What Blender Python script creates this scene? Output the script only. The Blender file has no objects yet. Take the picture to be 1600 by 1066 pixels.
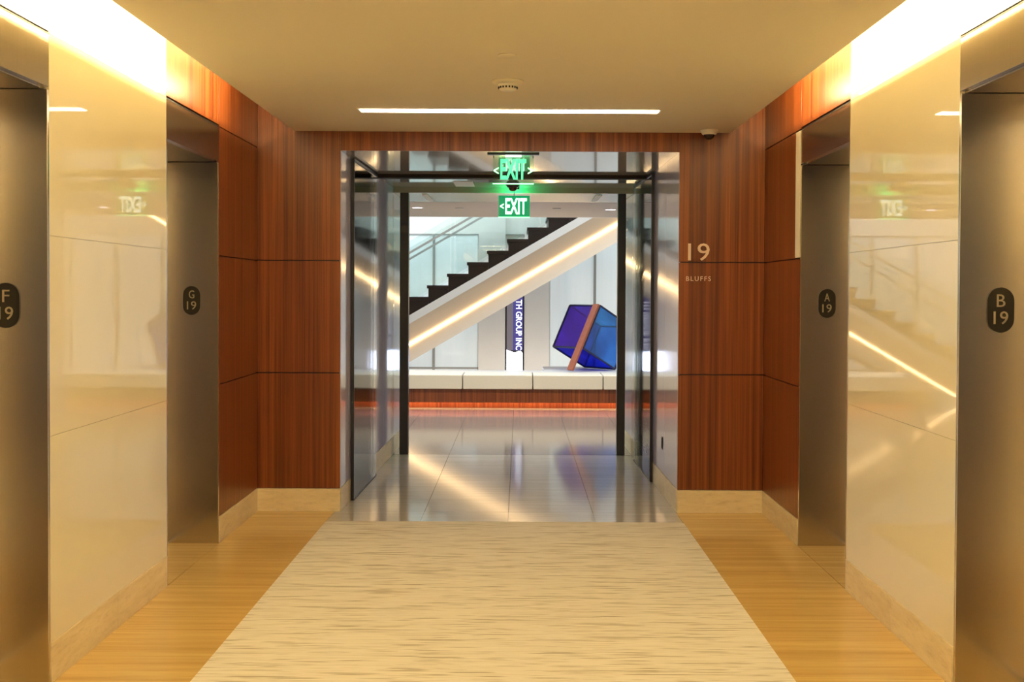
import bpy, bmesh, math, random
from mathutils import Vector, Matrix
random.seed(7)
S = bpy.context.scene
C = S.collection
R = math.radians

# ------------------------------------------------------------------ camera
cd = bpy.data.cameras.new('camera'); cam = bpy.data.objects.new('camera', cd); C.objects.link(cam)
F_PX = 1775.0
cd.sensor_fit = 'HORIZONTAL'; cd.sensor_width = 36.0; cd.lens = F_PX/1600*36
PITCH, ROLL = R(1.07), R(0.27)
cd.shift_x = -12/1600; cd.shift_y = -44/1600
cd.clip_start = 0.05; cd.clip_end = 100
cam.matrix_world = Matrix.Translation((0, 0, 1.60)) @ Matrix.Rotation(math.pi/2-PITCH, 4, 'X') @ Matrix.Rotation(ROLL, 4, 'Z')
S.camera = cam

# ------------------------------------------------------------------ world, exposure
w = bpy.data.worlds.new('world'); S.world = w; w.use_nodes = True
w.node_tree.nodes['Background'].inputs[0].default_value = (0.9, 0.95, 1, 1)
w.node_tree.nodes['Background'].inputs[1].default_value = 0.05
S.view_settings.view_transform = 'Standard'; S.view_settings.look = 'None'
S.view_settings.gamma = 1; S.view_settings.use_curve_mapping = False
S.view_settings.exposure = 0.12

# ------------------------------------------------------------------ measures (metres; camera at x=0,y=0, looking +Y)
XL, XR = -1.897, 1.766            # lobby wall faces
D0, D1, D2, D3 = 4.587, 6.10, 7.168, 8.21   # pillar near, pillar far, far jamb, end wall
OP = D2-D1                        # lift opening width
YB = -9.0                         # lobby back end
PL, PR = -1.296, 1.148            # portal side faces
D5 = 11.1                         # portal far end
SX0, SX1 = -1.626, 1.512          # ceiling raft edges
ZC = 2.75; ZH = 2.63; ZO = 2.433; ZP = 2.612
J1, J2 = 1.005, 1.817             # panel joints
BB = 0.165                        # baseboard height
ZS = 2.56                         # soffit beyond portal
YBK = 18.2                        # atrium back wall
WARM = (1.0, 0.77, 0.38); COOL = (0.80, 0.91, 1.0)

# ------------------------------------------------------------------ large lights
def area(name, loc, rot, sx, sy, power, col, spread=180):
    l = bpy.data.lights.new(name, 'AREA'); l.shape = 'RECTANGLE'; l.size = sx; l.size_y = sy
    l.energy = power; l.color = col; l.spread = R(spread)
    o = bpy.data.objects.new(name, l); C.objects.link(o); o.location = loc; o.rotation_euler = rot
    return o
COVE_Y0, COVE_Y1 = YB+0.1, 7.25
cl = COVE_Y1-COVE_Y0; cy = (COVE_Y0+COVE_Y1)/2
# concealed cove strips, one along each long wall, shining at the wall
area('cove_light', (SX0+0.14, cy, 2.855), (0, R(90), 0), 0.05, cl, 360, WARM)
area('cove_light', (SX1-0.14, cy, 2.855), (0, R(-90), 0), 0.05, cl, 360, WARM)
# atrium daylight coming down from its skylight
area('skylight', (0, 16.4, 5.6), (0, 0, 0), 11, 3.0, 470, COOL)

# added fill light, unseen behind the bench ledge, brightens piers and back wall
area('added_wall_fill', (1.0, 17.35, 0.25), (R(118), 0, 0), 6.0, 0.05, 15, (1, 0.88, 0.74))

# ------------------------------------------------------------------ materials
def mat(name):
    m = bpy.data.materials.new(name); m.use_nodes = True
    return m, m.node_tree, m.node_tree.nodes['Principled BSDF']
def simple(name, col, rough=0.5, metal=0.0, emit=0.0, ecol=None, noise=0.06, nscale=6.0, trans=0.0, ior=1.5, aniso=0.0, coat=0.0, bump=0.0, stretch=(1,1,1)):
    m, nt, b = mat(name)
    b.inputs['Roughness'].default_value = rough; b.inputs['Metallic'].default_value = metal
    b.inputs['IOR'].default_value = ior; b.inputs['Transmission Weight'].default_value = trans
    b.inputs['Coat Weight'].default_value = coat; b.inputs['Coat Roughness'].default_value = 0.03
    if aniso: b.inputs['Anisotropic'].default_value = aniso
    if emit:
        b.inputs['Emission Color'].default_value = (*(ecol or col), 1); b.inputs['Emission Strength'].default_value = emit
    g = nt.nodes.new('ShaderNodeNewGeometry'); mp = nt.nodes.new('ShaderNodeMapping'); mp.inputs['Scale'].default_value = stretch
    nt.links.new(g.outputs['Position'], mp.inputs['Vector'])
    n = nt.nodes.new('ShaderNodeTexNoise'); n.inputs['Scale'].default_value = nscale; n.inputs['Detail'].default_value = 4
    nt.links.new(mp.outputs[0], n.inputs['Vector'])
    r = nt.nodes.new('ShaderNodeMapRange'); r.inputs['To Min'].default_value = 1-noise; r.inputs['To Max'].default_value = 1+noise
    nt.links.new(n.outputs['Fac'], r.inputs['Value'])
    mx = nt.nodes.new('ShaderNodeVectorMath'); mx.operation = 'SCALE'; mx.inputs[0].default_value = col
    nt.links.new(r.outputs[0], mx.inputs['Scale']); nt.links.new(mx.outputs[0], b.inputs['Base Color'])
    if bump:
        bp = nt.nodes.new('ShaderNodeBump'); bp.inputs['Strength'].default_value = bump; bp.inputs['Distance'].default_value = 0.002
        nt.links.new(n.outputs['Fac'], bp.inputs['Height']); nt.links.new(bp.outputs[0], b.inputs['Normal'])
    return m
def ramp(nt, fac, stops):
    r = nt.nodes.new('ShaderNodeValToRGB'); e = r.color_ramp.elements
    e[0].position, e[0].color = stops[0][0], (*stops[0][1], 1)
    e[1].position, e[1].color = stops[-1][0], (*stops[-1][1], 1)
    for p, c in stops[1:-1]:
        q = e.new(p); q.color = (*c, 1)
    nt.links.new(fac, r.inputs[0]); return r.outputs[0]
def posnoise(nt, scale, nscale=1.0, detail=5, rough=0.55, dist=0.0):
    g = nt.nodes.new('ShaderNodeNewGeometry'); mp = nt.nodes.new('ShaderNodeMapping'); mp.inputs['Scale'].default_value = scale
    nt.links.new(g.outputs['Position'], mp.inputs['Vector'])
    n = nt.nodes.new('ShaderNodeTexNoise'); n.inputs['Scale'].default_value = nscale; n.inputs['Detail'].default_value = detail
    n.inputs['Roughness'].default_value = rough; n.inputs['Distortion'].default_value = dist
    nt.links.new(mp.outputs[0], n.inputs['Vector']); return n.outputs['Fac']
def mix(nt, a, b, f, mode='MIX'):
    m = nt.nodes.new('ShaderNodeMix'); m.data_type = 'RGBA'; m.blend_type = mode
    if isinstance(f, (int, float)): m.inputs[0].default_value = f
    else: nt.links.new(f, m.inputs[0])
    nt.links.new(a, m.inputs[6]); nt.links.new(b, m.inputs[7]); return m.outputs[2]

def wood_mat():
    m, nt, b = mat('mahogany_veneer')
    broad = posnoise(nt, (30, 30, 0.16), 1.0, 4)
    fine = posnoise(nt, (90, 90, 1.2), 1.0, 5, 0.6)
    c1 = ramp(nt, broad, [(0.30, (0.11, 0.023, 0.006)), (0.5, (0.205, 0.052, 0.0125)), (0.72, (0.31, 0.094, 0.023))])
    c2 = ramp(nt, fine, [(0.32, (0.55, 0.5, 0.45)), (0.55, (1, 1, 1)), (0.75, (1.15, 1.2, 1.2))])
    nt.links.new(mix(nt, c1, c2, 0.8, 'MULTIPLY'), b.inputs['Base Color'])
    b.inputs['Roughness'].default_value = 0.32; b.inputs['Specular IOR Level'].default_value = 0.4
    return m
def travertine_mat(name, lo, hi, rough, vein=(0.5, 16, 16)):
    m, nt, b = mat(name)
    v = posnoise(nt, vein, 1.0, 6, 0.6, 0.3)
    f = posnoise(nt, (vein[0]*5, vein[1]*4, vein[2]*4), 1.0, 4, 0.6)
    c1 = ramp(nt, v, [(0.30, lo), (0.70, hi)])
    c2 = ramp(nt, f, [(0.28, (0.80, 0.76, 0.70)), (0.5, (1, 1, 1))])
    nt.links.new(mix(nt, c1, c2, 0.7, 'MULTIPLY'), b.inputs['Base Color'])
    rr = nt.nodes.new('ShaderNodeMapRange'); rr.inputs['To Min'].default_value = rough*0.8; rr.inputs['To Max'].default_value = rough*1.25
    nt.links.new(f, rr.inputs['Value']); nt.links.new(rr.outputs[0], b.inputs['Roughness'])
    return m
def carpet_mat():
    """flat-woven carpet: thin dark weft dashes of random length, row by row"""
    m, nt, b = mat('woven_carpet')
    g = nt.nodes.new('ShaderNodeNewGeometry'); sp = nt.nodes.new('ShaderNodeSeparateXYZ'); nt.links.new(g.outputs['Position'], sp.inputs[0])
    def math_(op, x, y=None):
        n = nt.nodes.new('ShaderNodeMath'); n.operation = op
        for i, v in enumerate((x, y)):
            if v is None: continue
            if isinstance(v, (int, float)): n.inputs[i].default_value = v
            else: nt.links.new(v, n.inputs[i])
        return n.outputs[0]
    def rows(pitch, lx, off, lo, hi):
        r = math_('DIVIDE', sp.outputs['Y'], pitch); row = math_('FLOOR', r); fr = math_('SUBTRACT', r, row)
        cb = nt.nodes.new('ShaderNodeCombineXYZ')
        nt.links.new(math_('MULTIPLY', sp.outputs['X'], lx), cb.inputs[0]); nt.links.new(math_('MULTIPLY_ADD', row, 7.31), cb.inputs[1]); cb.inputs[2].default_value = off
        n = nt.nodes.new('ShaderNodeTexNoise'); n.inputs['Scale'].default_value = 1.0; n.inputs['Detail'].default_value = 2; nt.links.new(cb.outputs[0], n.inputs['Vector'])
        dash = nt.nodes.new('ShaderNodeMapRange'); dash.inputs['From Min'].default_value = lo; dash.inputs['From Max'].default_value = hi
        nt.links.new(n.outputs['Fac'], dash.inputs['Value'])
        prof = math_('SUBTRACT', 1.0, math_('MULTIPLY', math_('ABSOLUTE', math_('SUBTRACT', fr, 0.5)), 2.2))
        prof = math_('MAXIMUM', prof, 0.0)
        return math_('MULTIPLY', dash.outputs[0], prof)
    d1 = rows(0.016, 3.2, 0.0, 0.53, 0.66); d2 = rows(0.010, 4.5, 5.0, 0.50, 0.72)
    base = posnoise(nt, (1.5, 40, 1), 1.0, 3, 0.6)
    c1 = ramp(nt, base, [(0.3, (0.72, 0.69, 0.62)), (0.7, (0.80, 0.775, 0.71))])
    k1 = ramp(nt, d1, [(0.0, (1, 1, 1)), (0.8, (0.44, 0.40, 0.33))]); k2 = ramp(nt, d2, [(0.0, (1, 1, 1)), (0.9, (0.66, 0.62, 0.55))])
    nt.links.new(mix(nt, mix(nt, c1, k1, 1.0, 'MULTIPLY'), k2, 1.0, 'MULTIPLY'), b.inputs['Base Color'])
    b.inputs['Roughness'].default_value = 0.95; b.inputs['Specular IOR Level'].default_value = 0.1
    bp = nt.nodes.new('ShaderNodeBump'); bp.inputs['Strength'].default_value = 0.4; bp.inputs['Distance'].default_value = 0.002; bp.invert = True
    nt.links.new(d1, bp.inputs['Height']); nt.links.new(bp.outputs[0], b.inputs['Normal'])
    return m
def steel_mat(name, col=(0.62, 0.57, 0.50), rough=0.19):
    m, nt, b = mat(name)
    v = posnoise(nt, (420, 420, 0.6), 1.0, 2)
    c = ramp(nt, v, [(0.3, tuple(x*0.96 for x in col)), (0.7, tuple(x*1.03 for x in col))])
    nt.links.new(c, b.inputs['Base Color']); b.inputs['Metallic'].default_value = 1
    b.inputs['Roughness'].default_value = rough
    return m

M = {}
M['wood'] = wood_mat()
M['cream_glass'] = simple('back_painted_cream_glass', (0.80, 0.74, 0.58), 0.03, noise=0.01, ior=1.42)
M['trav_floor'] = travertine_mat('honed_travertine_floor', (0.57, 0.385, 0.135), (0.76, 0.54, 0.215), 0.14)
M['trav_base'] = travertine_mat('travertine_baseboard', (0.74, 0.62, 0.41), (0.88, 0.77, 0.55), 0.35, (3, 3, 16))
M['grey_stone'] = travertine_mat('travertine_cool_reflection', (0.44, 0.42, 0.40), (0.53, 0.505, 0.485), 0.10)  # same travertine as the lobby, cool reflections put into its colour
M['dark_stone'] = travertine_mat('polished_dark_limestone', (0.20, 0.18, 0.17), (0.26, 0.24, 0.225), 0.10)
M['grout'] = simple('grout', (0.12, 0.10, 0.08), 0.8)
M['carpet'] = carpet_mat()
M['steel'] = steel_mat('brushed_stainless_steel')
M['ceil'] = simple('ceiling_paint', (0.80, 0.74, 0.60), 0.85, noise=0.015, nscale=2)
M['white_paint'] = simple('white_paint', (0.82, 0.80, 0.76), 0.6, noise=0.02)
M['gloss_panel'] = simple('gloss_panel_blue_tint', (0.62, 0.61, 0.84), 0.09, noise=0.02, ior=1.9)  # lavender tint stands in for blue light reflected by the wall
M['gloss_ceiling'] = simple('gloss_grey_ceiling', (0.50, 0.45, 0.42), 0.07, noise=0.03, coat=0.3)
M['black_metal'] = simple('black_metal', (0.012, 0.011, 0.012), 0.35)
M['dark_header'] = simple('matt_dark_header', (0.02, 0.014, 0.012), 0.8)
M['bronze'] = simple('dark_bronze', (0.075, 0.055, 0.04), 0.25, metal=0.3)
M['soffit'] = simple('beige_soffit', (0.50, 0.42, 0.35), 0.5, noise=0.02)
M['olive'] = simple('bronze_soffit_panel', (0.36, 0.33, 0.25), 0.25, noise=0.03)
M['plate'] = simple('black_plate', (0.012, 0.011, 0.010), 0.4)
M['nickel'] = simple('satin_nickel', (0.42, 0.36, 0.28), 0.4, metal=0.3)
M['pink_metal'] = simple('satin_bronze_letters', (0.78, 0.60, 0.45), 0.45)
M['white_plastic'] = simple('white_plastic', (0.80, 0.76, 0.66), 0.5, noise=0.02)
M['dark_lens'] = simple('smoked_dome', (0.03, 0.015, 0.01), 0.08)
M['amber_lens'] = simple('amber_smoked_dome', (0.13, 0.055, 0.02), 0.12)
M['tube'] = simple('line_light_diffuser', (1, 0.95, 1), 0.5, emit=25.0, ecol=(1, 0.80, 0.48))
M['leather'] = simple('cream_leather', (0.72, 0.69, 0.58), 0.45, noise=0.04, nscale=40, bump=0.1)
M['frost'] = simple('frosted_wall_glass', (0.74, 0.80, 0.80), 0.08, noise=0.05, nscale=3, stretch=(6, 1, 0.4), coat=0.6, emit=0.22, ecol=(0.80, 0.93, 1.0))  # even glow in the glass stands in for light from behind
M['day_glass'] = simple('daylit_window_glass', (0.3, 0.33, 0.36), 0.1, emit=1.3, ecol=(0.78, 0.84, 1.0))
M['mullion'] = simple('grey_mullion', (0.33, 0.33, 0.31), 0.4)
M['stair_white'] = simple('stair_white_paint', (0.66, 0.64, 0.62), 0.5, noise=0.02)
M['stair_cream'] = simple('stair_cream_panel', (0.58, 0.47, 0.36), 0.5, noise=0.02)
M['tread'] = simple('dark_bronze_tread', (0.016, 0.008, 0.006), 0.35, noise=0.2, ior=1.3)
M['led'] = simple('warm_led', (1, 0.8, 0.5), 0.5, emit=11.0, ecol=(1, 0.70, 0.36))
M['toe_led'] = simple('toe_kick_led', (1, 0.6, 0.3), 0.5, emit=30.0, ecol=(1, 0.55, 0.28))
M['down_led'] = simple('downlight_led', (1, 0.9, 1), 0.5, emit=8.0, ecol=(1, 0.86, 0.95))
M['plank'] = simple('orange_brown_timber', (0.33, 0.095, 0.05), 0.5, noise=0.25, nscale=4, stretch=(10, 10, 1))
M['frame_blue'] = simple('dark_blue_frame', (0.012, 0.016, 0.05), 0.4)
M['screen_grey'] = simple('screen_grey', (0.10, 0.09, 0.10), 0.15, emit=0.25, ecol=(0.40, 0.35, 0.42))
M['screen_navy'] = simple('screen_navy', (0.03, 0.03, 0.12), 0.15, emit=0.35, ecol=(0.12, 0.10, 0.55))
M['screen_white'] = simple('screen_white', (0.8, 0.85, 1), 0.15, emit=13.0, ecol=(0.66, 0.74, 1.0))
M['screen_text'] = simple('screen_text', (0.9, 0.92, 1), 0.15, emit=1.6, ecol=(0.85, 0.9, 1.0))
M['sign_green'] = simple('sign_green', (0.0, 0.28, 0.10), 0.2, emit=0.5, ecol=(0.0, 0.5, 0.18))
M['sign_glow'] = simple('sign_glow_letters', (0.9, 1, 0.95), 0.3, emit=2.2, ecol=(0.75, 1.0, 0.85))
M['sign_rim'] = simple('sign_lit_edge', (0.6, 1, 0.7), 0.3, emit=3.5, ecol=(0.25, 1.0, 0.42))
M['sign_greenlit'] = simple('sign_green_letters', (0.1, 0.8, 0.4), 0.3, emit=1.1, ecol=(0.05, 0.85, 0.38))
def clear_mat(name, col, rough=0.0, alpha=0.15):
    m, nt, b = mat(name)
    n = posnoise(nt, (1, 1, 1), 3.0, 2)
    c = ramp(nt, n, [(0.3, tuple(x*0.97 for x in col)), (0.7, col)])
    tr = nt.nodes.new('ShaderNodeBsdfTransparent'); nt.links.new(c, tr.inputs[0])
    gl = nt.nodes.new('ShaderNodeBsdfGlossy'); gl.inputs['Roughness'].default_value = rough
    fr = nt.nodes.new('ShaderNodeFresnel'); fr.inputs['IOR'].default_value = 1.45
    mx = nt.nodes.new('ShaderNodeMixShader'); nt.links.new(fr.outputs[0], mx.inputs[0])
    nt.links.new(tr.outputs[0], mx.inputs[1]); nt.links.new(gl.outputs[0], mx.inputs[2])
    nt.links.new(mx.outputs[0], nt.nodes['Material Output'].inputs[0])
    return m
M['clear'] = clear_mat('clear_glass', (0.93, 0.97, 0.96))
M['leaf_glass'] = clear_mat('door_leaf_glass', (0.93, 0.97, 0.96), 0.07)
M['acrylic'] = clear_mat('clear_acrylic', (0.80, 0.95, 0.87), 0.02)
def tinted_mat(name, col, dens=0.13):
    m, nt, b = mat(name)
    n = posnoise(nt, (1, 1, 1), 2.0, 2)
    c = ramp(nt, n, [(0.3, tuple(x*0.8 for x in col)), (0.7, tuple(min(1, x*1.15) for x in col))])
    tr = nt.nodes.new('ShaderNodeBsdfTransparent'); nt.links.new(c, tr.inputs[0])
    df = nt.nodes.new('ShaderNodeBsdfTranslucent'); nt.links.new(c, df.inputs[0])
    d2 = nt.nodes.new('ShaderNodeBsdfDiffuse'); nt.links.new(c, d2.inputs[0])
    gl = nt.nodes.new('ShaderNodeBsdfGlossy'); gl.inputs['Roughness'].default_value = 0.05
    def ms(a, bb, f):
        x = nt.nodes.new('ShaderNodeMixShader'); x.inputs[0].default_value = f
        nt.links.new(a.outputs[0], x.inputs[1]); nt.links.new(bb.outputs[0], x.inputs[2]); return x
    o = ms(ms(tr, ms(df, d2, 0.5), dens), gl, 0.06)
    nt.links.new(o.outputs[0], nt.nodes['Material Output'].inputs[0])
    return m
M['pane_purple'] = tinted_mat('purple_film_glass', (0.55, 0.24, 0.82))
M['pane_violet'] = tinted_mat('violet_film_glass', (0.26, 0.24, 0.90))
M['pane_blue'] = tinted_mat('blue_film_glass', (0.28, 0.62, 1.0))
M['pane_teal'] = tinted_mat('teal_film_glass', (0.34, 0.70, 0.86))
M['pane_navy'] = tinted_mat('navy_film_glass', (0.22, 0.24, 0.75))

# ------------------------------------------------------------------ mesh helpers
def setp(o, **k):
    for a, v in k.items():
        if v is not None: o[a] = v
    return o
def addbox(bm, x0, x1, y0, y1, z0, z1):
    v = [bm.verts.new(p) for p in ((x0,y0,z0),(x1,y0,z0),(x1,y1,z0),(x0,y1,z0),(x0,y0,z1),(x1,y0,z1),(x1,y1,z1),(x0,y1,z1))]
    for f in ((0,3,2,1),(4,5,6,7),(0,1,5,4),(1,2,6,5),(2,3,7,6),(3,0,4,7)): bm.faces.new([v[i] for i in f])
def bmobj(name, bm, m, parent=None, smooth=False, bevel=0.0, seg=1):
    bmesh.ops.recalc_face_normals(bm, faces=bm.faces)
    if bevel: bmesh.ops.bevel(bm, geom=list(bm.edges), offset=bevel, segments=seg, affect='EDGES', profile=0.5)
    me = bpy.data.meshes.new(name); bm.to_mesh(me); bm.free()
    if smooth:
        for p in me.polygons: p.use_smooth = True
    if m: me.materials.append(m)
    o = bpy.data.objects.new(name, me); C.objects.link(o)
    if parent: o.parent = parent; o.matrix_parent_inverse = Matrix.Identity(4)
    return o
def worldparent(o, parent):
    o.parent = parent; o.matrix_parent_inverse = parent.matrix_basis.inverted() if parent else Matrix.Identity(4)
    return o
def boxes(name, bl, m, parent=None, bevel=0.0, seg=1):
    """world-coordinate boxes -> one mesh whose origin is the base centre"""
    xs = [b[0] for b in bl]+[b[1] for b in bl]; ys = [b[2] for b in bl]+[b[3] for b in bl]; zs = [b[4] for b in bl]+[b[5] for b in bl]
    o0 = Vector(((min(xs)+max(xs))/2, (min(ys)+max(ys))/2, min(zs)))
    bm = bmesh.new()
    for b in bl:
        addbox(bm, min(b[0],b[1])-o0.x, max(b[0],b[1])-o0.x, min(b[2],b[3])-o0.y, max(b[2],b[3])-o0.y, b[4]-o0.z, b[5]-o0.z)
    o = bmobj(name, bm, m, None, bevel=bevel, seg=seg); o.location = o0
    if parent: attach(o, parent)
    return o
def gpos(p):
    v = Vector(p.location)
    while p.parent: p = p.parent; v += Vector(p.location)
    return v
def attach(o, parent):
    """all parents are unrotated: place the child relative to the parent's origin"""
    o.location = Vector(o.location)-gpos(parent); o.parent = parent
    return o
def box(name, x0, x1, y0, y1, z0, z1, m, parent=None, bevel=0.0, seg=1): return boxes(name, [(x0,x1,y0,y1,z0,z1)], m, parent, bevel, seg)
def struct(o): o['kind'] = 'structure'; return o
def thing(name, label, cat, loc, group=None):
    o = bpy.data.objects.new(name, None); C.objects.link(o); o.location = loc; o.empty_display_size = 0.1
    setp(o, label=label, category=cat, group=group); return o
def lathe(name, prof, m, loc, parent=None, n=32, smooth=True):
    bm = bmesh.new(); rings = []
    for r, z in prof:
        if r < 1e-6: rings.append([bm.verts.new((0, 0, z))])
        else: rings.append([bm.verts.new((r*math.cos(2*math.pi*i/n), r*math.sin(2*math.pi*i/n), z)) for i in range(n)])
    for a, b in zip(rings, rings[1:]):
        for i in range(n):
            j = (i+1) % n
            if len(a) == 1 and len(b) == 1: continue
            if len(a) == 1: bm.faces.new((a[0], b[i], b[j]))
            elif len(b) == 1: bm.faces.new((a[i], b[0], a[j]))
            else: bm.faces.new((a[i], b[i], b[j], a[j]))
    o = bmobj(name, bm, m, None, smooth); o.location = loc
    if parent: attach(o, parent)
    return o
def prism(name, pts, y0, y1, m, parent=None, axis='Y', bevel=0.0):
    """outline in (x,z) extruded along y (axis Y), or outline (y,z) extruded along x (axis X)"""
    cx = sum(p[0] for p in pts)/len(pts); zmin = min(p[1] for p in pts); ym = (y0+y1)/2
    bm = bmesh.new(); A = []; B = []
    for a, z in pts:
        if axis == 'Y': A.append(bm.verts.new((a-cx, y0-ym, z-zmin))); B.append(bm.verts.new((a-cx, y1-ym, z-zmin)))
        else: A.append(bm.verts.new((y0-ym, a-cx, z-zmin))); B.append(bm.verts.new((y1-ym, a-cx, z-zmin)))
    bm.faces.new(A); bm.faces.new(B[::-1])
    n = len(pts)
    for i in range(n): bm.faces.new((A[i], B[i], B[(i+1)%n], A[(i+1)%n]))
    o = bmobj(name, bm, m, None, bevel=bevel)
    o.location = (cx, ym, zmin) if axis == 'Y' else (ym, cx, zmin)
    if parent: attach(o, parent)
    return o
def text(name, s, size, m, loc, parent=None, depth=0.002, rz=0.0, roll=0.0, spacing=1.0, bold=0.0, sx=1.0, fit=None):
    """lettering standing in the x-z plane facing -Y (rz turns it about z, roll in its own plane), centred on loc"""
    cu = bpy.data.curves.new('txt', 'FONT'); cu.body = s; cu.size = size; cu.extrude = depth; cu.offset = bold
    cu.align_x = 'CENTER'; cu.align_y = 'CENTER'; cu.space_character = spacing; cu.resolution_u = 3
    t = bpy.data.objects.new('txt', cu); C.objects.link(t)
    bpy.context.view_layer.update()
    me = bpy.data.meshes.new_from_object(t.evaluated_get(bpy.context.evaluated_depsgraph_get()))
    bpy.data.objects.remove(t); bpy.data.curves.remove(cu)
    xs = [v.co.x for v in me.vertices]; ys = [v.co.y for v in me.vertices]
    mx, my = (min(xs)+max(xs))/2, (min(ys)+max(ys))/2
    kx, ky = sx, 1.0
    if fit: kx = fit[0]/(max(xs)-min(xs)); ky = fit[1]/(max(ys)-min(ys))
    for v in me.vertices: v.co.x = (v.co.x-mx)*kx; v.co.y = (v.co.y-my)*ky
    me.transform(Matrix.Rotation(rz, 4, 'Z') @ Matrix.Rotation(R(90), 4, 'X') @ Matrix.Rotation(roll, 4, 'Z'))
    me.name = name; me.materials.clear(); me.materials.append(m)
    o = bpy.data.objects.new(name, me); C.objects.link(o); o.location = loc
    if parent: attach(o, parent)
    return o

# ================================================================== SETTING
T = 0.018          # panel thickness
G = 0.0035         # half joint
# ---- side walls of the lobby: core + panels
def side_wall(side, name):
    s = -1 if side == 'L' else 1
    X = XL if side == 'L' else XR
    xa, xb = X+s*T, X+s*0.75
    xr = X+s*0.36            # lift door plane
    zt = 3.1
    cream = [struct(box(name, xa, xb, ya, yb, 0, zt, M['white_paint'])) for ya, yb in ((YB, D0-OP), (D0, D1))]
    wl = struct(box(name, xa, xb, D2, D3+0.017, 0, zt, M['black_metal']))
    over = [struct(box(name, xa+s*0.004, xb, ya+0.001, yb-0.001, ZH+0.01, zt, M['black_metal'])) for ya, yb in ((D0-OP, D0), (D1, D2))]
    for ya, yb in ((D0-OP, D0), (D1, D2)): struct(box(name, xr+s*0.06, xb, ya+0.001, yb-0.001, 0, ZH, M['black_metal']))
    rows = [(BB, J1), (J1, J2), (J2, ZH), (ZH, 3.09)]
    def panel(y0, y1, z0, z1, m, par):
        g = G if m == M['wood'] else 0.0006
        box('panel', X, X+s*(T-0.001), y0+g*0.4, y1-g*0.4, z0+g, z1-g, m, par, bevel=0.0008)
    ymid = (D0+D1)/2
    for y0, y1 in ((YB, -7.2), (-7.2, -5.4), (-5.4, -3.4), (-3.4, -1.4), (-1.4, 0.4), (0.4, 2.0), (2.0, D0-OP), (D0, D1)):
        for z0, z1 in rows: panel(y0, y1, z0, z1, M['cream_glass'], cream[1] if y0 == D0 else cream[0])
    for y0, y1 in ((D0-OP, D0),): panel(y0, y1, ZH+0.008, 3.09, M['cream_glass'], over[0])
    panel(D1, D2, ZH+0.008, 3.09, M['wood'], over[1])
    for z0, z1 in rows:
        y0 = D2
        if side == 'R' and z0 == J2: y0 = D2+0.115     # hall lantern takes the first strip
        panel(y0, D3, z0, z1, M['wood'], wl)
    bb = struct(box('baseboard_left' if side == 'L' else 'baseboard_right', X, X+s*T, YB, 2.0, 0, BB, M['trav_base']))
    for y0, y1 in ((2.0, D0-OP), (D0, ymid), (ymid, D1), (D2, D3)):
        box('stone', X-s*0.004, X+s*(T-0.002), y0+0.0018, y1-0.0018, 0.0, BB, M['trav_base'], bb, bevel=0.001)
    return wl
side_wall('L', 'wall_left'); side_wall('R', 'wall_right')

# ---- end wall with the portal opening
we = struct(boxes('wall_far', [(XL-0.75, PL-0.03, D3+T, D5+0.1, 0, 3.1), (PR+0.03, XR+0.75, D3+T, D5+0.1, 0, 3.1),
                              (PL-0.03, PR+0.03, D3+T, D5+0.1, ZP+0.03, 3.1)], M['black_metal']))
for x0, x1 in ((XL, PL), (PR, XR)):
    for z0, z1 in ((BB, J1), (J1, J2), (J2, 3.09)):
        box('panel', x0+G*0.3, x1-G*0.3, D3, D3+T-0.001, z0+G, z1-G, M['wood'], we, bevel=0.0012)
box('panel', PL, PR, D3, D3+T-0.001, ZP, 3.09, M['wood'], we, bevel=0.0012)
bf = struct(box('baseboard_far', XL, PL, D3-0.004, D3+T, 0, BB, M['trav_base'], bevel=0.001))
box('stone', PR, XR, D3-0.004, D3+T, 0, BB, M['trav_base'], bf, bevel=0.001)
# lobby end behind the camera: wood wall with a tall daylight window
wn = struct(boxes('wall_near', [(XL-0.75, -1.0, YB-0.2, YB-T, 0, 3.1), (0.87, XR+0.75, YB-0.2, YB-T, 0, 3.1), (-1.0, 0.87, YB-0.2, YB-T, 2.45, 3.1)], M['black_metal']))
for x0, x1, zz in ((XL, -1.0, 0), (0.87, XR, 0), (-1.0, 0.87, 2.45)):
    for z0, z1 in ((0, J1), (J1, J2), (J2, 2.45), (2.45, 3.09)):
        if z0 >= zz: box('panel', x0+G, x1-G, YB-T, YB, z0+G, z1-G, M['wood'], wn)
wi = struct(box('window_1', -1.0, 0.87, YB-0.16, YB-0.14, 0, 2.45, M['day_glass']))
for xx in (-0.99, -0.065, 0.86): box('mullion', xx-0.02, xx+0.02, YB-0.14, YB-0.08, 0, 2.45, M['mullion'], wi)
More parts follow.
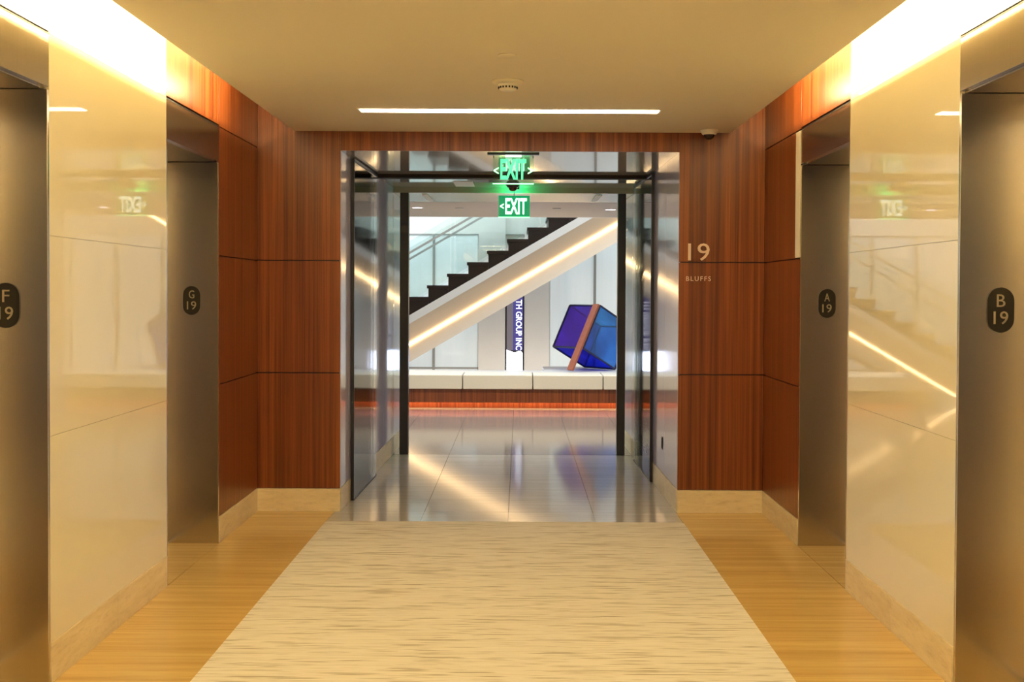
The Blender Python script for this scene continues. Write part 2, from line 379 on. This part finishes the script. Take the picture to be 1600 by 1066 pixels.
# ---- portal side walls: gloss panels with stone base, closing in slightly towards the far end
D6 = 12.2
WX = {'left': lambda y: PL+0.020*(y-D3), 'right': lambda y: PR-0.014*(y-D3)}
def planbox(name, pts, z0, z1, m, parent=None):
    cx_ = sum(p[0] for p in pts)/4; cy_ = sum(p[1] for p in pts)/4; bm = bmesh.new()
    A = [bm.verts.new((x-cx_, y-cy_, 0)) for x, y in pts]; B = [bm.verts.new((x-cx_, y-cy_, z1-z0)) for x, y in pts]
    bm.faces.new(A[::-1]); bm.faces.new(B)
    for i in range(4): bm.faces.new((A[i], A[(i+1)%4], B[(i+1)%4], B[i]))
    o = bmobj(name, bm, m); o.location = (cx_, cy_, z0)
    if parent: attach(o, parent)
    return o
for side, s, segs in (('left', -1, (8.60, 9.80, 10.45)), ('right', 1, (8.88, 9.54, 10.3))):
    wx = WX[side]
    def sl(y0, y1, d0, d1): return [(wx(y0)+s*d0, y0), (wx(y1)+s*d0, y1), (wx(y1)+s*d1, y1), (wx(y0)+s*d1, y0)]
    cuts = [D3+T]+list(segs)+[D5, D6]
    wp = struct(planbox('wall_portal_'+side, sl(D3+T, D6, 0.012, 0.030), 0, ZS-0.002, M['black_metal']))
    for y0, y1 in zip(cuts, cuts[1:]):
        zt = ZP-0.001 if y1 <= D5 else ZS-0.002
        planbox('panel', sl(y0+0.002, y1-0.002, 0, 0.0115), BB+0.004, zt, M['gloss_panel'], wp)
        planbox('stone', sl(y0+0.001, y1-0.001, -0.003, 0.0115), 0.001, BB, M['trav_base'], wp)
# ---- ceilings
struct(boxes('ceiling', [(SX0, SX1, YB, D3-0.001, ZC, ZC+0.03), (XL, XR, YB, D3-0.001, 3.06, 3.1)], M['ceil']))
cp = struct(box('ceiling_portal', PL, PR, D3+T, D5, ZP, ZP+0.028, M['gloss_ceiling']))
box('reflection_patch', -0.62, -0.44, 10.45, 10.95, ZP-0.004, ZP+0.005, M['white_paint'], cp)  # pale plate standing in for a reflection in the glossy ceiling
struct(box('trim_1', PL+0.034, PR-0.026, 9.85, 9.97, ZP-0.030, ZP+0.001, M['dark_header']))
# ---- floors
fl = struct(box('floor', XL-0.40, XR+0.40, YB-0.2, D3, -0.12, -0.012, M['grout']))
CX0, CX1, CY1 = -1.336, 1.142, 7.85
ys = [YB, -7.4, -6.0, -4.6, -3.2, -1.68, -0.13, 1.42, D0-OP, D0, (D0+D1)/2, D1, D2, CY1, D3]
for y0, y1 in zip(ys, ys[1:]):
    if y1 <= CY1+1e-6:
        box('tile', XL, CX0, y0+0.0008, y1-0.0008, -0.012, 0, M['trav_floor'], fl)
        box('tile', CX1, XR, y0+0.0008, y1-0.0008, -0.012, 0, M['trav_floor'], fl)
    else:
        xs = [XL, CX0, -0.684, -0.074, 0.536, CX1, XR]
        for x0, x1 in zip(xs, xs[1:]): box('tile', x0+0.0006, x1-0.0006, y0, y1-0.0008, -0.012, 0, M['grey_stone'] if x0 > XL and x1 < XR else M['trav_floor'], fl)
for X, s in ((XL, -1), (XR, 1)):
    for y0, y1 in ((D0-OP, D0), (D1, D2)):
        box('threshold', X+s*0.003, X+s*0.40, y0, y1, -0.012, 0.0, M['trav_floor'], fl)
fp = struct(box('floor_portal', PL-0.02, PR+0.02, D3, D5, -0.12, -0.012, M['grout']))
px = [PL, -0.684, -0.074, 0.536, PR]; py = [D3, 8.68, 9.89, D5]
for y0, y1 in zip(py, py[1:]):
    for x0, x1 in zip(px, px[1:]):
        box('tile', x0+0.0018, x1-0.0018, y0+0.001, y1-0.0018, -0.012, 0, M['grey_stone'], fp)
fa = struct(box('floor_atrium', -6.5, 6.5, D5, YBK+0.2, -0.12, -0.012, M['grout']))
ax = [-6.5+0.61*0]; x = -0.074-0.61*10
xs = [x+0.61*i for i in range(22)]
for y0, y1 in ((D5, 12.4), (12.4, 13.7), (13.7, 15.0), (15.0, 16.3), (16.3, YBK)):
    for x0, x1 in zip(xs, xs[1:]):
        box('tile', x0+0.0012, x1-0.0012, y0+0.002, y1-0.002, -0.012, 0, M['dark_stone'], fa)

# ---- atrium shell
struct(boxes('wall_atrium_near', [(-6.5, PL+0.04, D6-0.08, D6, 0, ZS-0.003), (PR-0.02, 6.5, D6-0.08, D6, 0, ZS-0.003),
                                  (-6.5, 6.5, 14.62, 14.7, ZS+0.001, 5.7)], M['white_paint']))
sf = struct(box('ceiling_soffit', -6.5, 6.5, 12.2, 14.62, ZS, ZS+0.2, M['soffit']))
so = struct(box('ceiling_bronze_strip', -6.5, 6.5, D5+0.1, 12.195, ZS, ZS+0.2, M['olive']))
struct(box('trim_2', PL-0.02, PR+0.02, D5, D5+0.1, ZS, ZP+0.03, M['olive']))
for xx in (-0.945, 0.78):
    box('slot', xx-0.03, xx+0.03, 11.25, 12.0, ZS-0.006, ZS+0.002, M['white_paint'], so)
struct(box('wall_atrium_left', -6.6, -6.5, D6, YBK+0.2, 0, 5.7, M['white_paint']))
struct(box('wall_atrium_right', 6.5, 6.6, D6, YBK+0.2, 0, 5.7, M['white_paint']))
struct(box('ceiling_atrium', -6.6, 6.6, 14.62, YBK+0.2, 5.7, 5.8, M['white_paint']))
wb = struct(box('wall_atrium_back', -6.5, 6.5, YBK+0.02, YBK+0.2, 0, 5.7, M['white_paint']))
mx = [-6.5+0.0]; left = [-0.656-0.72*i for i in range(9)]; right = [0.47+0.73*i for i in range(9)]
for arr in (left, right):
    for a, b2 in zip(arr, arr[1:]):
        x0, x1 = min(a, b2), max(a, b2)
        if x0 < -6.5 or x1 > 6.5: continue
        box('pane', x0+0.02, x1-0.02, YBK, YBK+0.018, 0.385, 2.50, M['frost'], wb)
        box('pane', x0+0.02, x1-0.02, YBK, YBK+0.018, 0.02, 0.355, M['frost'], wb)
    for a in arr:
        if abs(a) > 6.45 or a in (left[0], right[0]): continue
        box('mullion', a-0.02, a+0.02, YBK-0.03, YBK+0.019, 0, 2.513, M['mullion'], wb)
box('rail', -6.45, -0.66, YBK-0.02, YBK+0.019, 0.356, 0.384, M['mullion'], wb)
box('rail', 0.475, 6.45, YBK-0.02, YBK+0.019, 0.356, 0.384, M['mullion'], wb)
box('rail', -6.45, 6.45, YBK-0.015, YBK+0.019, 2.502, 2.52, M['mullion'], wb)
# two white piers that flank the screen
box('pier', -0.656, -0.232, YBK-0.12, YBK+0.019, 0, 5.6, M['white_paint'], wb)
box('pier', 0.075, 0.47, YBK-0.12, YBK+0.019, 0, 5.6, M['white_paint'], wb)

# ---- black portal frame posts
for x0, x1, side in ((-1.172, -1.088, 'left'), (0.956, 1.034, 'right')):
    t = struct(box('trim_3' if side == 'left' else 'trim_4', x0, x1, D5+0.0, D5+0.09, 0, ZS, M['black_metal'], bevel=0.002))
    xo = WX[side](D5+0.04)
    xi = x0 if side == 'left' else x1
    box('pane', min(xo, xi)+0.002, max(xo, xi)-0.002, D5+0.035, D5+0.05, 0.002, ZS, M['clear'], t)

# ================================================================== LIFT ENTRANCES
def lift(side, y0, letter, label):
    s = -1 if side == 'L' else 1
    X = XL if side == 'L' else XR
    y1 = y0+OP; xr = X+s*0.36
    t = thing('elevator_entrance', label, 'elevator', ((X+xr)/2, (y0+y1)/2, 0), 'stainless elevator entrances')
    box('jamb', X+s*0.0005, xr, y1-0.02, y1-0.001, 0, ZO-0.03, M['steel'], t, bevel=0.0015)
    box('jamb', X+s*0.0005, xr, y0+0.001, y0+0.02, 0, ZO-0.03, M['steel'], t, bevel=0.0015)
    box('fascia', X, X+s*0.02, y0+0.004, y1-0.004, ZO-0.02, ZH-0.006, M['steel'], t, bevel=0.0015)
    box('soffit', X+s*0.0205, xr, y0+0.004, y1-0.004, ZO-0.028, ZO-0.01, M['steel'], t)
    box('shadow_gap', X+s*0.001, X+s*0.021, y0+0.004, y1-0.004, ZH-0.006, ZH+0.002, M['black_metal'], t)
    ym = (y0+y1)/2
    for a, b2 in ((y0+0.021, ym-0.002), (ym+0.002, y1-0.021)):
        box('door', xr-s*0.04, xr-s*0.002, a, b2, 0.004, ZO-0.03, M['steel'], t, bevel=0.002)
    box('sill', xr-s*0.05, xr+s*0.05, y0+0.021, y1-0.021, 0, 0.004, M['nickel'], t)
    # oval floor plate on the jamb that faces the hall
    pc = (X+s*0.166, y1-0.02, 1.535); W, H = 0.108, 0.182
    pts = []
    for i in range(13): a = math.pi*i/12; pts.append((pc[0]+W/2*math.cos(a), pc[2]+(H-W)/2+W/2*math.sin(a)))
    for i in range(13): a = math.pi+math.pi*i/12; pts.append((pc[0]+W/2*math.cos(a), pc[2]-(H-W)/2+W/2*math.sin(a)))
    p = prism('floor_plate', pts, pc[1]-0.006, pc[1], M['plate'], t, bevel=0.0)
    p['label'] = 'black oval plate reading %s 19' % letter
    text('lettering', letter, 0.075, M['nickel'], (pc[0], pc[1]-0.0075, pc[2]+0.038), p, 0.0015, fit=(0.034 if letter != 'F' else 0.028, 0.05))
    text('lettering', '19', 0.075, M['nickel'], (pc[0], pc[1]-0.0075, pc[2]-0.031), p, 0.0015, fit=(0.058, 0.052))
    return t
lift('L', D0-OP, 'F', 'brushed steel elevator entrance marked F 19 at the left picture edge')
lift('L', D1, 'G', 'brushed steel elevator entrance marked G 19 between white glass and left wood wall')
lift('R', D0-OP, 'B', 'brushed steel elevator entrance marked B 19 at the right picture edge')
lift('R', D1, 'A', 'brushed steel elevator entrance marked A 19 between white glass and right wood wall')
hl = thing('hall_lantern', 'tall narrow white hall lantern strip beside the elevator marked A 19', 'lamp', (XR, D2+0.058, J2))
box('body', XR+0.001, XR+0.016, D2+0.003, D2+0.112, J2+0.004, ZH-0.004, M['black_metal'], hl)
box('lens', XR-0.006, XR+0.001, D2+0.006, D2+0.109, J2+0.008, ZH-0.008, M['white_plastic'], hl, bevel=0.001)

# ================================================================== CARPET
bm = bmesh.new(); rc = 0.05; cxm, cym = (CX0+CX1)/2, (YB+CY1)/2; out = [(CX0, YB), (CX1, YB)]
out += [(CX1-rc+rc*math.cos(t*math.pi/12), CY1-rc+rc*math.sin(t*math.pi/12)) for t in range(7)]
out += [(CX0+rc-rc*math.sin(t*math.pi/12), CY1-rc+rc*math.cos(t*math.pi/12)) for t in range(7)]
lo_ = [bm.verts.new((x-cxm, y-cym, 0.0)) for x, y in out]; hi_ = [bm.verts.new((x-cxm, y-cym, 0.015)) for x, y in out]
bm.faces.new(lo_[::-1]); bm.faces.new(hi_)
for i in range(len(out)): j = (i+1) % len(out); bm.faces.new((lo_[i], lo_[j], hi_[j], hi_[i]))
ca = bmobj('carpet', bm, M['carpet']); ca.location = (cxm, cym, -0.011)
for xx in (CX0, CX1-0.05): box('corner_tile', xx, xx+0.05, CY1-0.05, CY1, -0.012, -0.0005, M['trav_floor'], fl)
setp(ca, label='cream carpet with fine dark horizontal dashes inlaid between tan stone strips', category='carpet')

# ================================================================== CEILING FIXTURES
def line_light(y, label):
    t = thing('line_light', label, 'light', (-0.066, y, ZC), 'recessed line lights across the ceiling')
    box('trim', -0.066-0.965, -0.066+0.955, y-0.065, y+0.065, ZC-0.003, ZC+0.001, M['white_paint'], t)
    box('diffuser', -0.066-0.95, -0.066+0.94, y-0.055, y+0.055, ZC-0.006, ZC-0.0031, M['tube'], t)
line_light(7.24, 'white glowing line light across the ceiling in front of the wood header')
for yy, w_ in ((4.27, 'first'), (1.30, 'second'), (-1.67, 'third'), (-4.64, 'fourth'), (-7.6, 'fifth')):
    line_light(yy, 'white line light over the carpet outside the picture, %s behind the visible one' % w_)
sd = thing('smoke_detector', 'cream round smoke detector on the ceiling with dark slots below', 'detector', (-0.07, 6.22, ZC))
lathe('base', [(0, 0), (0.088, 0), (0.086, -0.012), (0.07, -0.02), (0, -0.02)], M['ceil'], (-0.07, 6.22, ZC), sd)
lathe('chamber', [(0.055, -0.02), (0.052, -0.03), (0.047, -0.048), (0.03, -0.056), (0, -0.057)], M['white_plastic'], (-0.07, 6.22, ZC), sd)
for i in range(18):
    a = 2*math.pi*i/18
    cxx, cyy = -0.07+0.0505*math.cos(a), 6.22+0.0505*math.sin(a)
    box('slot', cxx-0.004, cxx+0.004, cyy-0.004, cyy+0.004, ZC-0.044, ZC-0.034, M['plate'], sd)
sp = lathe('sprinkler_cover', [(0, 0), (0.046, 0), (0.046, -0.004), (0.042, -0.006), (0, -0.006)], M['ceil'], (-0.066, 5.55, ZC))
setp(sp, label='flat cream sprinkler cover disc on the ceiling nearer than the smoke detector', category='sprinkler')
def dome(x, y, z, label, lens, r=0.064, white=True):
    t = thing('dome_camera', label, 'camera', (x, y, z), 'ceiling dome cameras')
    lathe('housing', [(0, 0), (r, 0), (r, -0.008), (r*0.78, -0.03), (r*0.66, -0.034), (0, -0.034)], M['white_plastic'] if white else M['bronze'], (x, y, z), t)
    rr = r*0.60
    lathe('dome', [(rr, -0.034)]+[(rr*math.cos(a), -0.034-rr*0.9*math.sin(a)) for a in [math.pi/2*k/8 for k in range(1, 9)]], lens, (x, y, z), t)
dome(1.335, 8.06, ZC, 'small white dome camera with black lens under the ceiling right of the portal', M['dark_lens'])
dome(-0.07, 10.72, ZP, 'small brown dome camera between the two green exit signs', M['amber_lens'], 0.068, False)

# ================================================================== FLOOR NUMBER ON THE WALL
ZT = lambda y: 1.60+(456-y)/216.0+0.01
fn = thing('floor_number_sign', 'raised pale number 19 with small word BLUFFS on right wood wall', 'sign', (1.285, D3, 1.7))
text('number', '19', 0.16, M['pink_metal'], (1.291, D3-0.004, 1.892), fn, 0.004, fit=(0.155, 0.125))
text('word', 'BLUFFS', 0.05, M['pink_metal'], (1.29, D3-0.003, 1.700), fn, 0.002, spacing=1.3, fit=(0.178, 0.034))

# ================================================================== EXIT SIGNS
def exit_sign(x, y, ztop, zceil, label, solid):
    W, H = 0.30, 0.205
    t = thing('exit_sign', label, 'sign', (x, y, ztop-H), 'green exit signs')
    box('canopy', x-0.19 if not solid else x-0.05, x+0.19 if not solid else x+0.05, y-0.03, y+0.03, zceil-0.010 if not solid else zceil-0.03, zceil-0.0005, M['black_metal'] if not solid else M['bronze'], t, bevel=0.002)
    for xx in ((-0.145, 0.145) if not solid else (0.0,)):
        box('hanger', x+xx-0.003, x+xx+0.003, y-0.003, y+0.003, ztop-0.02, zceil-0.015, M['black_metal'], t)
    if solid:
        box('panel', x-W/2, x+W/2, y-0.004, y+0.004, ztop-H, ztop, M['sign_green'], t)
        text('lettering', 'EXIT', 0.2, M['sign_glow'], (x+0.018, y-0.006, ztop-H/2), t, 0.0015, bold=0.004, fit=(0.205, 0.155))
        text('arrow', '<', 0.1, M['sign_glow'], (x-0.118, y-0.006, ztop-H/2), t, 0.0015, bold=0.002, fit=(0.035, 0.05))
    else:
        box('panel', x-W/2, x+W/2, y-0.003, y+0.003, ztop-H, ztop, M['acrylic'], t)
        text('lettering', 'EXIT', 0.2, M['sign_greenlit'], (x+0.0, y-0.005, ztop-H/2), t, 0.0015, bold=0.006, fit=(0.19, 0.15))
        text('arrow', '<', 0.1, M['sign_rim'], (x-0.125, y-0.005, ztop-H/2-0.01), t, 0.001, fit=(0.035, 0.05))
        text('arrow', '>', 0.1, M['sign_rim'], (x+0.125, y-0.005, ztop-H/2-0.01), t, 0.001, fit=(0.035, 0.05))
        box('lamp_bar', x-0.06, x+0.06, y-0.012, y+0.012, ztop-0.012, ztop+0.004, M['sign_glow'], t)
    l = bpy.data.lights.new('sign_lamp', 'POINT'); l.energy = 4.0 if solid else 0.15; l.color = (0.04, 1.0, 0.32); l.shadow_soft_size = 0.02
    lo = bpy.data.objects.new('sign_lamp', l); C.objects.link(lo); lo.location = (0.0, 0.05, H-0.03); lo.parent = t
    box('lit_edge', x-W/2, x+W/2, y-0.006, y+0.006, ztop-H-0.006, ztop-H, M['sign_rim'], t)
    return t
exit_sign(-0.052, 8.36, 2.600, ZP, 'clear green-lettered exit sign with arrows hanging just inside the portal top', False)
exit_sign(-0.058, 10.96, 2.525, ZP, 'solid green exit sign with white letters hanging at the portal far end', True)

# ================================================================== GLASS DOORS OF THE PORTAL
def glass_door(xn, xf, y0, y1, label):
    L = math.hypot(xf-xn, y1-y0)
    t = thing('glass_door', label, 'door', (xn, y0, 0), 'open glass doors of the portal')
    def pb(name, w, ya, yb, z0, z1, m):
        bm = bmesh.new(); addbox(bm, -w, w, ya, yb, z0, z1); o = bmobj(name, bm, m); o.parent = t
    pb('glass', 0.006, 0.012, L, 0.012, ZP-0.03, M['leaf_glass'])
    pb('edge', 0.012, 0, 0.0115, 0.006, ZP-0.010, M['black_metal'])
    pb('top_rail', 0.014, 0.012, L, ZP-0.0295, ZP-0.010, M['black_metal'])
    pb('bottom_rail', 0.010, 0.012, L, 0.003, 0.0115, M['black_metal'])
    t.rotation_euler.z = -math.atan2(xf-xn, y1-y0)
    return t
glass_door(-1.268, -1.244, 8.62, 9.83, 'open clear glass door with black edge along the left portal wall')
glass_door(1.112, 1.095, 9.54, 10.76, 'open clear glass door with black edge along the right portal wall')
fpz = thing('flush_pull', 'tiny black recessed pull low on the right portal wall', 'handle', (PR-0.011, 9.0, 0.36))
box('plate', PR-0.0145, PR-0.0115, 8.965, 9.035, 0.355, 0.455, M['black_metal'], fpz)
box('grip', PR-0.018, PR-0.0145, 8.98, 9.02, 0.365, 0.445, M['plate'], fpz)

# ================================================================== ATRIUM: DOWNLIGHTS
for x, y, lab in ((-1.18, 13.05, 'small round lit downlight in the soffit at left post'), (1.05, 13.22, 'small round lit downlight in the soffit at right post')):
    t = thing('downlight', lab, 'light', (x, y, ZS), 'soffit downlights')
    lathe('ring', [(0.058, 0.0), (0.075, 0), (0.075, -0.004), (0.058, -0.004)], M['white_paint'], (x, y, ZS), t)
    lathe('lens', [(0, -0.003), (0.057, -0.003)], M['down_led'], (x, y, ZS), t)
    l = bpy.data.lights.new('downlight_lamp', 'SPOT'); l.energy = 300; l.color = (1, 0.85, 0.70); l.spot_size = R(150); l.spot_blend = 1; l.shadow_soft_size = 0.05
    lo = bpy.data.objects.new('downlight_lamp', l); C.objects.link(lo); lo.location = (0, 0, -0.02); lo.parent = t
for x, lab in ((-0.70, 'small dark sprinkler disc in the soffit left of the exit sign'), (0.42, 'small dark sprinkler disc in the soffit right of the exit sign')):
    o = lathe('sprinkler_disc', [(0, 0), (0.05, 0), (0.05, -0.004), (0, -0.004)], M['mullion'], (x, 13.1, ZS)); setp(o, label=lab, category='sprinkler')

# ================================================================== BENCH
YBN = 15.3; ZB = 0.475
bn = thing('bench', 'long bench with cream leather cushions on a mahogany base', 'bench', (0, YBN+0.5, 0))
box('base', -2.0, 4.6, YBN+0.06, 16.30, 0.115, 0.28, M['wood'], bn)
box('front_lip', -2.0, 4.6, YBN+0.06, YBN+0.075, 0.095, 0.1149, M['wood'], bn)
box('plinth', -1.95, 4.55, YBN+0.16, 16.25, 0.0, 0.115, M['wood'], bn)
box('light_strip', -1.9, 4.5, YBN+0.085, YBN+0.105, 0.107, 0.1145, M['toe_led'], bn)
box('glint_strip', -1.95, 4.55, YBN+0.152, YBN+0.1595, 0.0, 0.012, M['nickel'], bn)  # added bright strip for the glint where plinth meets floor
box('ledge', -2.0, 4.6, YBN+0.57, 16.30, 0.28, ZB-0.005, M['stair_white'], bn)
box('ledge', 0.35, 4.6, 16.302, 17.2, 0.0, ZB-0.005, M['stair_white'], bn)
cxs = [-1.72, -0.767, 0.181, 1.13, 2.08, 3.03, 3.98]
for a, b2 in zip(cxs, cxs[1:]):
    box('cushion', a+0.006, b2-0.006, YBN, YBN+0.565, 0.281, ZB, M['leather'], bn, bevel=0.014, seg=3)

# ================================================================== SCREEN COLUMN
sc = thing('display_column', 'tall narrow display between white piers with vertical white lettering', 'screen', (-0.078, YBK-0.1, 0))
box('housing', -0.222, 0.065, YBK-0.10, YBK+0.0, 0, 1.92, M['black_metal'], sc)
yf = YBK-0.101
box('grey_field', -0.205, -0.105, yf-0.004, yf, 0.665, 1.90, M['screen_grey'], sc)
box('navy_field', -0.105, 0.052, yf-0.004, yf, 0.665, 1.90, M['screen_navy'], sc)
pts = [(-0.205, 0.05), (0.045, 0.05), (0.045, 0.62), (0.02, 0.65), (-0.01, 0.655), (-0.05, 0.635), (-0.09, 0.63), (-0.15, 0.65), (-0.205, 0.67)]
prism('bright_field', pts, yf-0.008, yf-0.004, M['screen_white'], sc)
text('lettering', 'TH GROUP INC', 0.12, M['screen_text'], (-0.012, yf-0.006, 1.07), sc, 0.001, roll=R(-90), bold=0.0015, fit=(0.80, 0.095))

# ================================================================== STAIR
YS = 16.43; YW = 17.6; MS = 0.169/0.289
zl = lambda X, off: 1.975+(X+0.426)*MS+off     # line along the stringer
st = thing('staircase', 'straight white staircase with dark stepped treads and warm light line on its side', 'stairs', (-1.0, YS+0.6, 0))
XE = 4.3
def sloped(name, o_top, o_bot, ytop0, ybot0, yback, m, x0=None, x1=XE):
    """bar following the slope: front edge at ytop0 (top) / ybot0 (bottom)"""
    bm = bmesh.new(); X0 = x0 if x0 is not None else -3.7
    vs = []
    for X in (X0, x1):
        vs.append([bm.verts.new((X+1.0, ytop0-YS-0.6, max(0.0, zl(X, o_top)))), bm.verts.new((X+1.0, ybot0-YS-0.6, max(0.0, zl(X, o_bot)))),
                   bm.verts.new((X+1.0, yback-YS-0.6, max(0.0, zl(X, o_bot)))), bm.verts.new((X+1.0, yback-YS-0.6, max(0.0, zl(X, o_top))))])
    a, b2 = vs
    bm.faces.new(a); bm.faces.new(b2[::-1])
    for i in range(4): bm.faces.new((a[i], b2[i], b2[(i+1)%4], a[(i+1)%4]))
    o = bmobj(name, bm, m); o.parent = st; return o
def xat(off): return -0.426-(1.975+off)/MS
sloped('stringer_cap', -0.04, -0.165, YS, YS, YS+0.16, M['stair_white'], xat(-0.165))
sloped('stringer_upper', -0.166, -0.445, YS+0.005, YS+0.135, YS+0.16, M['stair_cream'], xat(-0.445))
sloped('light_line', -0.4455, -0.475, YS+0.115, YS+0.115, YS+0.16, M['led'], xat(-0.475))
sloped('stringer_lower', -0.476, -0.72, YS+0.135, YS+0.01, YS+0.16, M['stair_cream'], xat(-0.72))
sloped('soffit', -0.60, -0.72, YS+0.165, YS+0.165, YW, M['stair_cream'], xat(-0.72))
k0, k1 = -9, 10
for k in range(k0, k1):
    xk = -1.324+0.289*k; zt = 1.685+0.169*k
    # step right of riser k has its top at zt
    box('tread', xk-0.02, xk+0.289, YS+0.012, YW-0.01, zt-0.045, zt, M['tread'], st)
    zb = max(0.0, zt-0.17)
    prism('riser', [(xk, max(0.0, zt-0.31)), (xk+0.285, max(0.0, zt-0.15)), (xk+0.285, zt-0.0455), (xk, zt-0.0455)], YS+0.02, YW-0.02, M['tread'], st)
for yy in (YS+0.06, YW-0.05):
    # rail and clear glass guard
    sloped('handrail', 0.885, 0.850, yy-0.02, yy-0.02, yy+0.02, M['mullion'], -3.6)
    for i in range(6):
        sloped('guard_glass', 1.04, 0.17, yy+0.024, yy+0.024, yy+0.036, M['clear'], -3.6+1.3*i, -3.6+1.3*(i+1)-0.01)

# ================================================================== CUBE SCULPTURE
sp_ = 110.6/1.0
def P(px_, py_, dz, d0=16.02):
    """offsets in sculpture units (pixel-sized vectors of a measured cube)"""
    return Vector((px_/sp_, dz/sp_, -py_/sp_))
a = P(45, -0.5, -59.6); b_ = P(-29, 66, -19.6); c_ = P(52, 35, 40.6)
E = 74.7/sp_
# orthonormalise
a.normalize(); b_ = (b_-a*b_.dot(a)).normalized(); c_ = (c_-a*c_.dot(a)-b_*c_.dot(b_)).normalized()
a *= E; b_ *= E; c_ *= E
Tv = Vector(((939-812)/110.9, 16.15, 1.60-(484-456)/110.9))
low = min((Tv+u*-1*(i)+b_*j+c_*k2).z for u in (a,) for i in (0, 1) for j in (0, 1) for k2 in (0, 1))
Tv.z += (ZB-0.005+0.019)-low
cu = thing('cube_sculpture', 'tilted cube of blue and purple glass with timber plank on the bench', 'sculpture', (Tv.x, Tv.y, ZB-0.005))
def quad(name, pts, th, m):
    n = (pts[1]-pts[0]).cross(pts[3]-pts[0]).normalized()*th/2
    o0 = gpos(cu); bm = bmesh.new()
    A = [bm.verts.new(p-o0-n) for p in pts]; B = [bm.verts.new(p-o0+n) for p in pts]
    bm.faces.new(A); bm.faces.new(B[::-1])
    for i in range(4): bm.faces.new((A[i], B[i], B[(i+1)%4], A[(i+1)%4]))
    o = bmobj(name, bm, m); o.parent = cu; return o
V = {(i, j, k2): Tv-a*i+b_*j+c_*k2 for i in (0, 1) for j in (0, 1) for k2 in (0, 1)}
faces = [('purple', [(0,0,0),(1,0,0),(1,1,0),(0,1,0)]), ('teal', [(0,0,0),(1,0,0),(1,0,1),(0,0,1)]),
         ('violet', [(0,1,0),(1,1,0),(1,1,1),(0,1,1)]), ('blue', [(0,0,0),(0,1,0),(0,1,1),(0,0,1)]),
         ('navy', [(1,0,0),(1,1,0),(1,1,1),(1,0,1)]), ('blue', [(0,0,1),(1,0,1),(1,1,1),(0,1,1)])]
ctr = sum(V.values(), Vector())/8
for col, idx in faces:
    pts = [V[i] for i in idx]; fc = sum(pts, Vector())/4
    pts = [p+(fc-p)*0.012+(ctr-fc)*0.01 for p in pts]
    quad('pane', pts, 0.006, M['pane_'+col])
def bar(name, p0, p1, wv, dv, m):
    """bar from p0 to p1 with half extents wv, dv"""
    o0 = gpos(cu); bm = bmesh.new()
    A = [bm.verts.new(p0-o0+q) for q in (wv+dv, wv-dv, -wv-dv, dv-wv)]; B = [bm.verts.new(p1-o0+q) for q in (wv+dv, wv-dv, -wv-dv, dv-wv)]
    bm.faces.new(A); bm.faces.new(B[::-1])
    for i in range(4): bm.faces.new((A[i], B[i], B[(i+1)%4], A[(i+1)%4]))
    o = bmobj(name, bm, m); o.parent = cu; return o
hw = 0.010
for (i, j, k2) in V:
    for d in range(3):
        q = [i, j, k2]
        if q[d] == 0:
            q[d] = 1
            ax_ = [a, b_, c_]; o1, o2 = [ax_[e].normalized()*hw for e in range(3) if e != d]
            bar('frame_edge', V[(i, j, k2)], V[tuple(q)], o1, o2, M['frame_blue'])
# plank laid on the front-left face beside the near edge, running down to the ledge
nrm = -c_.normalized()
u = a.normalized()
top = Tv-u*0.045+nrm*0.035-b_*0.0
tt = (top.z-(ZB-0.0)-0.03)/(-b_.z/E)
bar('plank', top, top+b_.normalized()*tt, u*0.058, nrm*0.016, M['plank'])
